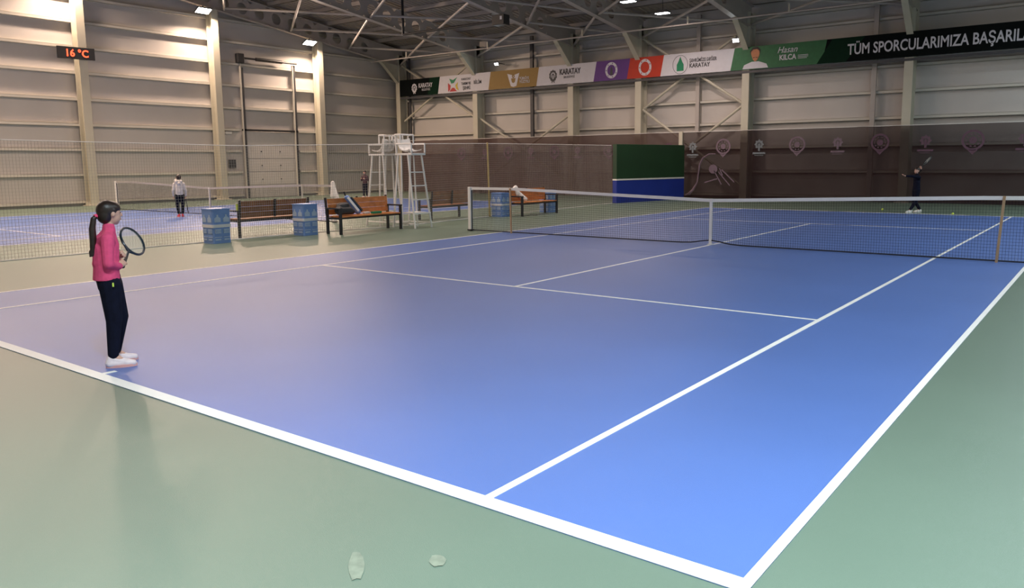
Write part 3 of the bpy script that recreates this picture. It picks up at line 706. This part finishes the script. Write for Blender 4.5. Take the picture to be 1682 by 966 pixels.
umpire(-8.56, 1, -.0, 'white umpire chair with ladder on the right side, nearer the net post')
umpire(-9.37, -1, -.0, 'white umpire chair with ladder on the left side, behind the bench')

# ------------------------------------------------------------------ rackets and people
def racket(grip, axis, side, label, group=None, L=.66, cat='racket'):
    """grip: world point of butt end; axis: direction to head; side: head width direction"""
    A_ = V(axis).normalized(); W_ = V(side); W_ = (W_ - A_*W_.dot(A_)).normalized(); N_ = A_.cross(W_)
    t = thing('tennis_racket', label, cat, grip, group=group)
    P = lambda a, b, c=0: A_*a + W_*b + N_*c
    hl, hw = .165, .128; hc = L - hl
    el = [P(hc + hl*math.sin(2*PI*i/40), hw*math.cos(2*PI*i/40)) for i in range(40)]
    MB().tube(el, .011, 8, closed=True).build('racket_head', M['rframe'], t, smooth=True)
    MB().tube([P(.16, 0), P(.27, 0)], .012, 8).tube([P(.26, 0), P(hc-hl*.80, hw*.62)], .009, 8).tube([P(.26, 0), P(hc-hl*.80, -hw*.62)], .009, 8).build('throat', M['rframe'], t, smooth=True)
    MB().tube([P(0, 0), P(.01, 0), P(.17, 0)], [.018, .016, .014], 8).build('grip', M['black'], t, smooth=True)
    m = MB()
    for i in range(-7, 8):
        u = i/8; h = hl*math.sqrt(1-u*u); m.beam(P(hc-h, u*hw), P(hc+h, u*hw), .0016)
    for i in range(-9, 10):
        u = i/10; h = hw*math.sqrt(1-u*u); m.beam(P(hc+u*hl, -h, .001), P(hc+u*hl, h, .001), .0016)
    m.build('strings', M['string'], t)
    return t
def hand_prims(wr, d, n, side, curl, s):
    """wrist, finger direction, palm normal (towards the palm side), thumb side vector"""
    d = V(d).normalized(); n = V(n); n = (n - d*n.dot(d)).normalized(); u = V(side); u = (u - d*u.dot(d) - n*u.dot(n)).normalized(); wr = V(wr)
    P = [('c', wr, .017*s, wr + d*.03*s, .019*s)]
    for k_ in (-.019, .0, .019): P.append(('c', wr + d*.012*s + u*k_*.5*s, .013*s, wr + d*.065*s + u*k_*s, .012*s))
    for k_, L_ in ((.026, .050), (.009, .058), (-.009, .054), (-.026, .042)):
        b = wr + d*.068*s + u*k_*s; a = curl*.5; p1 = b + (d*math.cos(a)+n*math.sin(a))*L_*.45*s; a = curl*1.2; p2 = p1 + (d*math.cos(a)+n*math.sin(a))*L_*.32*s; a = curl*1.9; p3 = p2 + (d*math.cos(a)+n*math.sin(a))*L_*.28*s
        P += [('c', b, .0085*s, p1, .008*s), ('c', p1, .008*s, p2, .0072*s), ('c', p2, .0072*s, p3, .0062*s)]
    b = wr + d*.022*s + u*.022*s; p1 = b + (d*.75+u*.65+n*.3).normalized()*.03*s; p2 = p1 + (d*.8+u*.1+n*.6*min(1, curl)).normalized()*.026*s
    P += [('c', b, .011*s, p1, .0095*s), ('c', p1, .0095*s, p2, .0075*s)]
    return P
def shoe(parent, an, toe, s, mm, sm):
    an = V(an); d = V(toe); d.z = 0; d.normalize(); u = V((-d.y, d.x, 0)); g = V((an.x, an.y, 0))
    P = lambda a, b, z: g + d*a*s + u*b*s + V((0, 0, z*s))
    o = blob('shoe', [('c', P(-.035, 0, .045), .034*s, P(-.02, 0, .085), .032*s), ('c', P(-.03, 0, .04), .036*s, P(.09, .003, .036), .036*s), ('c', P(0, 0, .075), .03*s, P(.08, 0, .045), .03*s), ('c', P(.09, 0, .036), .036*s, P(.145, -.004, .032), .026*s)], M[mm], parent, .006*s if s > .7 else .006, 3)
    pts = []
    for i in range(24):
        a = 2*PI*i/24; ca = math.cos(a); pts.append((.055 + .118*ca, (.036 if ca > -.2 else .032)*math.sin(a)*(1.05)))
    m = MB(); k = len(pts)
    m.add([P(a, b, .0) for a, b in pts] + [P(a*1.0, b*1.04, .026) for a, b in pts], [tuple(range(k))[::-1], tuple(range(k, 2*k))] + [(i, (i+1) % k, k+(i+1) % k, k+i) for i in range(k)])
    m.build('sole', M[sm], o, smooth=True)
def person(name, label, J, s, cl, vox=.0065, hairstyle='short', top_extra=None, trouser_extra=None):
    t = thing(name, label, 'person', (0, 0, 0))
    j = {k_: V(v) for k_, v in J.items() if k_ not in ('hand_l', 'hand_r', 'tail')}
    f = j['face'].normalized(); up = V((0, 0, 1)); r = f.cross(up).normalized(); up2 = r.cross(f).normalized()
    rot = Matrix((r, f, up2)).transposed()
    H = j['head']; X = lambda a, b, c: H + r*a*s + f*b*s + up2*c*s
    body = [('e', X(0, -.008, .018), (.070*s, .086*s, .084*s), rot), ('e', X(0, .018, -.025), (.056*s, .062*s, .068*s), rot), ('c', X(0, .045, -.072), .022*s, X(0, .03, -.06), .034*s),
            ('c', X(0, .072, .014), .010*s, X(0, .088, -.016), .0115*s), ('c', X(-.014, .078, -.047), .007*s, X(.014, .078, -.047), .007*s),
            ('e', X(.071, -.004, .0), (.010*s, .017*s, .024*s), rot), ('e', X(-.071, -.004, .0), (.010*s, .017*s, .024*s), rot),
            ('c', X(0, -.012, -.045), .038*s, j['neck'], .036*s), ('c', j['neck'], .04*s, j['chest'], .075*s), ('c', j['chest'], .085*s, j['pelvis'], .09*s)]
    for q in 'lr':
        body += [('c', j['sh_'+q], .036*s, j['el_'+q], .028*s), ('c', j['el_'+q], .027*s, j['wr_'+q], .019*s), ('c', j['chest'] + V((0, 0, .06*s)), .05*s, j['sh_'+q], .036*s),
                 ('c', j['hip_'+q], .062*s, j['kn_'+q], .042*s), ('c', j['kn_'+q], .042*s, j['an_'+q], .027*s), ('c', j['an_'+q], .028*s, j['an_'+q] + j['toe_'+q].normalized()*.07*s - V((0, 0, j['an_'+q].z*.5)), .022*s)]
        hd, hn, hs_, cu = J['hand_'+q]; body += hand_prims(j['wr_'+q], hd, hn, hs_, cu, s*1.0)
    bo = blob('body', body, M['skin'], t, vox, 2)
    for sd in (-1, 1):
        MB().ring(X(sd*.028, .069, .008), .001, .0075*s, f, .005*s, sz=.7, seg=12).build('eye', M['inkhair'], bo)
        MB().beam(X(sd*.014, .075, .028), X(sd*.044, .061, .028), .004*s, .005*s).build('eyebrow', M['inkhair'], bo)
    # hair
    hp = [('e', X(0, -.020, .030), (.078*s, .086*s, .084*s), rot), ('e', X(0, -.045, -.01), (.07*s, .058*s, .075*s), rot), ('c', X(-.06, .0, .03), .02*s, X(-.064, .0, .0), .012*s), ('c', X(.06, .0, .03), .02*s, X(.064, .0, .0), .012*s),
          ('e', X(0, .0, .046), (.073*s, .080*s, .060*s), rot)]
    hair = blob('hair', hp, M[cl['hair']], t, vox, 3)
    if hairstyle == 'ponytail':
        tie = J['tie']; tl = [V(p) for p in J['tail']]
        MB().ring(tie, .004*s, .019*s, (V(tl[0])-H), .02*s, seg=16).build('hair_tie', M['hotpink'], hair, smooth=True)
        rad = [.014, .021, .026, .027, .023, .015]
        blob('ponytail', [('c', a, ra*s, b, rb*s) for a, ra, b, rb in zip(tl, rad, tl[1:], rad[1:])] + [('c', tl[-1]+V((.008, .012, .03)), .014*s, tl[-1]+V((.01, .02, -.02)), .006*s), ('c', tl[-1]+V((0, -.012, .03)), .012*s, tl[-1]+V((0, -.018, -.012)), .006*s)], M[cl['hair']], hair, vox, 1)
    # top
    tp = [('c', j['neck'] + V((0, 0, .012*s)), .047*s, j['neck'] - V((0, 0, .02*s)), .052*s), ('c', j['chest'], .103*s, j['waist'], .100*s), ('c', j['waist'], .102*s, j['hem'] + V((0, 0, .06*s)), .10*s), ('c', j['neck'] - V((0, 0, .03*s)), .05*s, j['chest'], .098*s)]
    for q in 'lr':
        tp += [('c', j['sh_'+q], .052*s, j['el_'+q], .043*s), ('c', j['el_'+q], .043*s, j['wr_'+q] + (j['el_'+q]-j['wr_'+q])*.10, .031*s), ('c', j['neck'] - V((0, 0, .03*s)), .045*s, j['sh_'+q], .050*s), ('c', j['chest'], .09*s, j['sh_'+q], .048*s)]
    bl = (j['sh_r'] - j['sh_l']); bl.z = 0; bl.normalize(); bf = V((-bl.y, bl.x, 0)); hp_ = []
    for c, zz, ra, rb in ((j['waist'], j['waist'].z + .05*s, .088, .118), (j['hem'], j['hem'].z - .075*s, .102, .130)):
        for q in range(20):
            a = 2*PI*q/20; hp_.append(V((c.x, c.y, zz)) + bf*math.cos(a)*ra*s + bl*math.sin(a)*rb*s)
    tp.append(('h', hp_))
    tp += (top_extra or [])
    blob('jacket', tp, M[cl['top']], t, vox, 3)
    tr = [('c', j['hip_l'], .087*s, j['hip_r'], .087*s), ('c', j['pelvis'], .098*s, j['pelvis'] - V((0, 0, .03)), .092*s)]
    for q in 'lr': tr += [('c', j['hip_'+q], .088*s, j['kn_'+q], .064*s), ('c', j['kn_'+q], .063*s, j['an_'+q] + V((0, 0, .012*s)), .044*s)]
    tr += (trouser_extra or [])
    blob('trousers', tr, M[cl['legs']], t, vox, 3)
    for q in 'lr': shoe(t, j['an_'+q], j['toe_'+q], s, cl['shoe'], cl['sole'])
    return t

# the girl: e1 to the right of the view, e2 away from it, measured at her place
G0 = V((-.12, -11.6, .005)); E1 = V((.41793, .90848, 0)); E2 = V((-.90848, .41793, 0))
g = lambda a, b, z: G0 + E1*a + E2*b + V((0, 0, z))
D = lambda a, b, z: E1*a + E2*b + V((0, 0, z))
wrR = g(.066, .02, .845); wrL = g(.060, .21, .905)
GJ = dict(face=D(.93, .36, -.02), head=g(.024, .05, 1.285), neck=g(.005, .04, 1.165), chest=g(-.028, .06, 1.03), waist=g(-.033, .055, .90), hem=g(-.040, .055, .815), pelvis=g(-.030, .07, .76),
          sh_r=g(-.012, -.07, 1.085), sh_l=g(-.02, .19, 1.085), el_r=g(-.018, -.10, .885), el_l=g(-.01, .27, .90), wr_r=wrR, wr_l=wrL,
          hip_r=g(-.020, .0, .70), hip_l=g(-.010, .14, .70), kn_r=g(-.010, -.005, .40), kn_l=g(.040, .16, .40), an_r=g(-.035, -.0, .10), an_l=g(-.015, .18, .10),
          toe_r=D(1, -.10, 0), toe_l=D(.95, .25, 0), tie=g(-.082, .01, 1.268),
          hand_r=(D(.35, .55, .35), D(-.1, .8, 0), D(.2, .2, 1), 1.25), hand_l=(D(.45, -.55, .35), D(-.3, -.8, 0), D(.2, -.2, 1), 1.0),
          tail=[g(-.072, .01, 1.272), g(-.098, .0, 1.25), g(-.112, -.005, 1.17), g(-.112, -.005, 1.09), g(-.118, -.005, 1.01), g(-.128, -.005, .955)])
girl = person('person', 'girl in pink jacket and navy trousers with long ponytail, standing at the near baseline', GJ, 1.0, dict(hair='hair', top='pink', legs='navy', shoe='shoew', sole='solep'), .0055, 'ponytail',
       top_extra=[('c', g(-.045, .03, 1.0), .085, g(-.045, .03, .88), .088)],
       trouser_extra=[('c', g(-.03, .03, .80), .085, g(-.03, .03, .70), .086)])
e = MB().add([g(.004+a, -.102, .712+z) for a, z in ((-.006, -.016), (.006, -.016), (.006, .016), (-.006, .016))] + [g(.004+a, -.106, .712+z) for a, z in ((-.006, -.016), (.006, -.016), (.006, .016), (-.006, .016))], [(0,1,2,3), (7,6,5,4), (0,4,5,1), (1,5,6,2), (2,6,7,3), (3,7,4,0)]).build('trouser_emblem', M['lime'], girl)
axis = D(.085, .36, .155)
gp = (wrR + wrL)/2 + D(.035, .0, -.015)
racket(gp - axis.normalized()*.06, axis, D(.18, .054, -.2), 'black and teal tennis racket held up in both hands by the girl in pink', L=.62)

def simple(name, label, pos, rz, H, pose, cl, hs='short', vox=.009, top=None):
    """pose in local frame: x right, y forward, z up, for a height of 1.38"""
    s = H/1.38; Rz = Matrix.Rotation(rz, 3, 'Z'); P0 = V(pos)
    W_ = lambda p: P0 + Rz @ (V(p)*s)
    Dd = lambda p: Rz @ V(p)
    J = dict(face=Dd(pose.get('face', (0, 1, 0))), head=W_((0, .01, 1.285)), neck=W_((0, 0, 1.165)), chest=W_((0, 0, 1.03)), waist=W_((0, 0, .90)), hem=W_((0, 0, .80)), pelvis=W_((0, 0, .76)),
             sh_r=W_((.135, 0, 1.085)), sh_l=W_((-.135, 0, 1.085)), hip_r=W_((.065, 0, .70)), hip_l=W_((-.065, 0, .70)),
             kn_r=W_((.08, .02, .40)), kn_l=W_((-.08, .02, .40)), an_r=W_(pose.get('an_r', (.09, 0, .10))), an_l=W_(pose.get('an_l', (-.09, 0, .10))), toe_r=Dd((.2, 1, 0)), toe_l=Dd((-.2, 1, 0)))
    for k_ in ('el_r', 'el_l', 'wr_r', 'wr_l'): J[k_] = W_(pose[k_])
    for q in 'lr':
        h = pose['hand_'+q]; J['hand_'+q] = (Dd(h[0]), Dd(h[1]), Dd(h[2]), h[3])
    return person(name, label, J, s, cl, vox, hs, top_extra=top), W_, Dd
# child in white hoodie on the far court, back to the camera
pose = dict(el_r=(.19, -.02, .87), el_l=(-.19, -.02, .87), wr_r=(.185, .05, .68), wr_l=(-.18, .06, .68), hand_r=((0, .2, -1), (-1, 0, 0), (0, 1, 0), .9), hand_l=((0, .1, -1), (1, 0, 0), (0, 1, 0), .4), an_r=(.05, 0, .1), an_l=(-.05, .02, .1))
hood = [('c', (-18.0-.03, -1.05-.06, 1.17), .075, (-18.0+.10, -1.05-.055, 1.09), .06), ('c', (-18.0+.06, -1.05-.09, 1.15), .06, (-18.0+.06, -1.05+.03, 1.15), .06)]
k1, W1, D1 = simple('person', 'child in white hoodie and dark trousers seen from behind on the far court', (-18.0, -1.05, .005), math.radians(66), 1.36, pose, dict(hair='hair', top='hoodie', legs='navy', shoe='redshoe', sole='redshoe'), top=hood + [('c', (-18.0, -1.05, 1.0), .125, (-18.0, -1.05, .84), .125)])
racket(W1((.185, .06, .60)), D1((.12, .25, -1)), D1((0, 1, .2)), 'dark racket hanging from the right hand of the child in white hoodie', L=.52)
# far small child behind the netting
pose = dict(el_r=(.18, .02, .88), el_l=(-.18, .02, .88), wr_r=(.12, .17, .95), wr_l=(-.1, .18, .95), hand_r=((-.3, .8, .4), (-1, 0, 0), (0, 0, 1), .8), hand_l=((.3, .8, .4), (1, 0, 0), (0, 0, 1), .8))
k3, W3, D3 = simple('person', 'child in dark maroon top standing far off left of the umpire chairs', (-23.3, 11.4, .005), math.radians(200), 1.33, pose, dict(hair='hair', top='maroon', legs='navy', shoe='shoew', sole='shoew'), vox=.011)
# opponent at the far baseline, serving
dirc = math.radians(175)
pose = dict(face=(-.25, 1, .15), el_r=(.25, -.12, 1.16), el_l=(-.13, .2, 1.12), wr_r=(.17, -.20, 1.33), wr_l=(-.12, .42, 1.13), hand_r=((.0, .2, 1), (-.6, .6, 0), (0, 1, 0), 1.1), hand_l=((0, 1, .4), (0, -.2, 1), (1, 0, 0), .3), an_r=(.08, -.17, .1), an_l=(-.08, .19, .1))
k2, W2, D2 = simple('person', 'player in black with one arm out, at the far baseline before the curtain', (1.38, 12.45, 0), math.radians(128), 1.42, pose, dict(hair='hair', top='navy', legs='navy', shoe='offwhite', sole='offwhite'))
racket(W2((.17, -.20, 1.36)), D2((-.1, -.35, .5)), FWD, 'racket raised above the shoulder of the far player in black', L=.45)

# ------------------------------------------------------------------ small things
def ball(x, y, lab):
    bm = bmesh.new(); bmesh.ops.create_uvsphere(bm, u_segments=20, v_segments=12, radius=.034); me = bpy.data.meshes.new('tennis_ball'); bm.to_mesh(me); bm.free()
    for p in me.polygons: p.use_smooth = True
    me.materials.append(M['lime']); o = bpy.data.objects.new('tennis_ball', me); C.objects.link(o); o.location = (x, y, .034); tag(o, lab, 'ball', 'tennis balls at the far baseline')
ball(.23, 13.2, 'yellow tennis ball left of the far player'); ball(2.53, 11.95, 'yellow tennis ball right of the far player on the baseline')
t = thing('ball_can', 'yellow tennis ball can on the arm of the brown bench', 'can', (-9.74, -4.27, .637))
MB().tube([(0, 0, 0), (0, 0, .15)], .037, 14).build('tube', M['lime'], t, smooth=True); MB().tube([(0, 0, .15), (0, 0, .165)], .039, 14).build('lid', M['white'], t, smooth=True)
# bags on the bench
Bx = -8.57
t = thing('racket_bag', 'blue and white racket bag leaning on the wooden bench back', 'bag', (Bx+.0, -1.86, .445))
blob('bag_body', [('c', (0, .12, .07), .07, (-.10, -.13, .42), .055), ('c', (-.03, .18, .07), .07, (-.12, -.07, .42), .05)], M['bin'], t, .01, 3)
MB().beam((.065, .10, .08), (-.045, -.13, .42), .06, .02, up=(1, 0, 0)).build('white_panel', M['white'], t, bevel=.004)
MB().beam((.055, .22, .08), (-.06, -.02, .42), .04, .05, up=(1, 0, 0)).build('dark_panel', M['black'], t, bevel=.004)
MB().tube([(-.10, -.14, .42), (-.11, -.19, .56)], .016, 8).build('racket_handle', M['black'], t, smooth=True)
t = blob('backpack', [('c', (0, -.18, .11), .11, (0, .14, .10), .10), ('c', (-.04, -.1, .19), .11, (-.03, .06, .22), .09), ('c', (.03, -.20, .08), .08, (.03, .2, .07), .07)], M['black'], None, .012, 4)
t.location = (Bx+.06, -2.18, .455); tag(t, 'black soft backpack on the seat of the bench with bags', 'bag')
o = MB().box((-.05, -.14, 0), (.05, .14, .055)).build('green_box', M['inkgreen'], bevel=.006); o.location = (Bx+.1, -1.22, .437); tag(o, 'small flat green box on the wooden bench seat', 'box')
o = MB().box((-.04, -.09, 0), (.04, .09, .05)).build('snack_box', M['offwhite'], bevel=.006); o.location = (Bx-.05, -1.42, .437); tag(o, 'small white packet behind the green box on the bench', 'box')
t = blob('white_towel', [('c', (-.25, 0, .43), .07, (-.17, .03, .22), .085), ('c', (-.2, .05, .25), .08, (.04, .14, .06), .07), ('c', (-.25, -.08, .40), .055, (-.3, .08, .44), .055)], M['offwhite'], None, .012, 4)
t.location = (-8.68, 5.05, .46); tag(t, 'white cloth bundle on the farther bench behind the near net', 'towel')
t = blob('white_towel', [('c', (0, 0, 1.12), .06, (.02, .0, .75), .10), ('c', (.0, 0, 1.08), .05, (.1, .04, .70), .07)], M['offwhite'], None, .015, 4)
t.location = (-11.62, 0, .02); tag(t, 'white garment draped over the right post of the far net', 'towel')

# scuff marks on the green floor
def scuff(x, y, pts, lab):
    vs = [(a, b, .003) for a, b in pts]; o = MB().add(vs + [(0, 0, .003)], [(i, (i+1) % len(pts), len(pts)) for i in range(len(pts))]).build('floor_smudge', mat('dusty_smudge', (.19, .215, .16), .7, noise=.2, scale=20), loc=(x, y, 0)); tag(o, lab, 'mark', 'dusty smudges')
def smear(x, y, al, ac, lab):
    d = V((-.76, .65)); c = V((.65, .76)); scuff(x, y, [tuple(d*al*math.cos(2*PI*k/12)*(1+.15*math.sin(3*k)) + c*ac*math.sin(2*PI*k/12)) for k in range(12)], lab)
smear(4.07, -12.63, .12, .034, 'larger dusty shoe mark on the green floor at the bottom edge')
smear(4.32, -12.40, .05, .036, 'pale dusty smudge on the green floor right of the shoe mark')
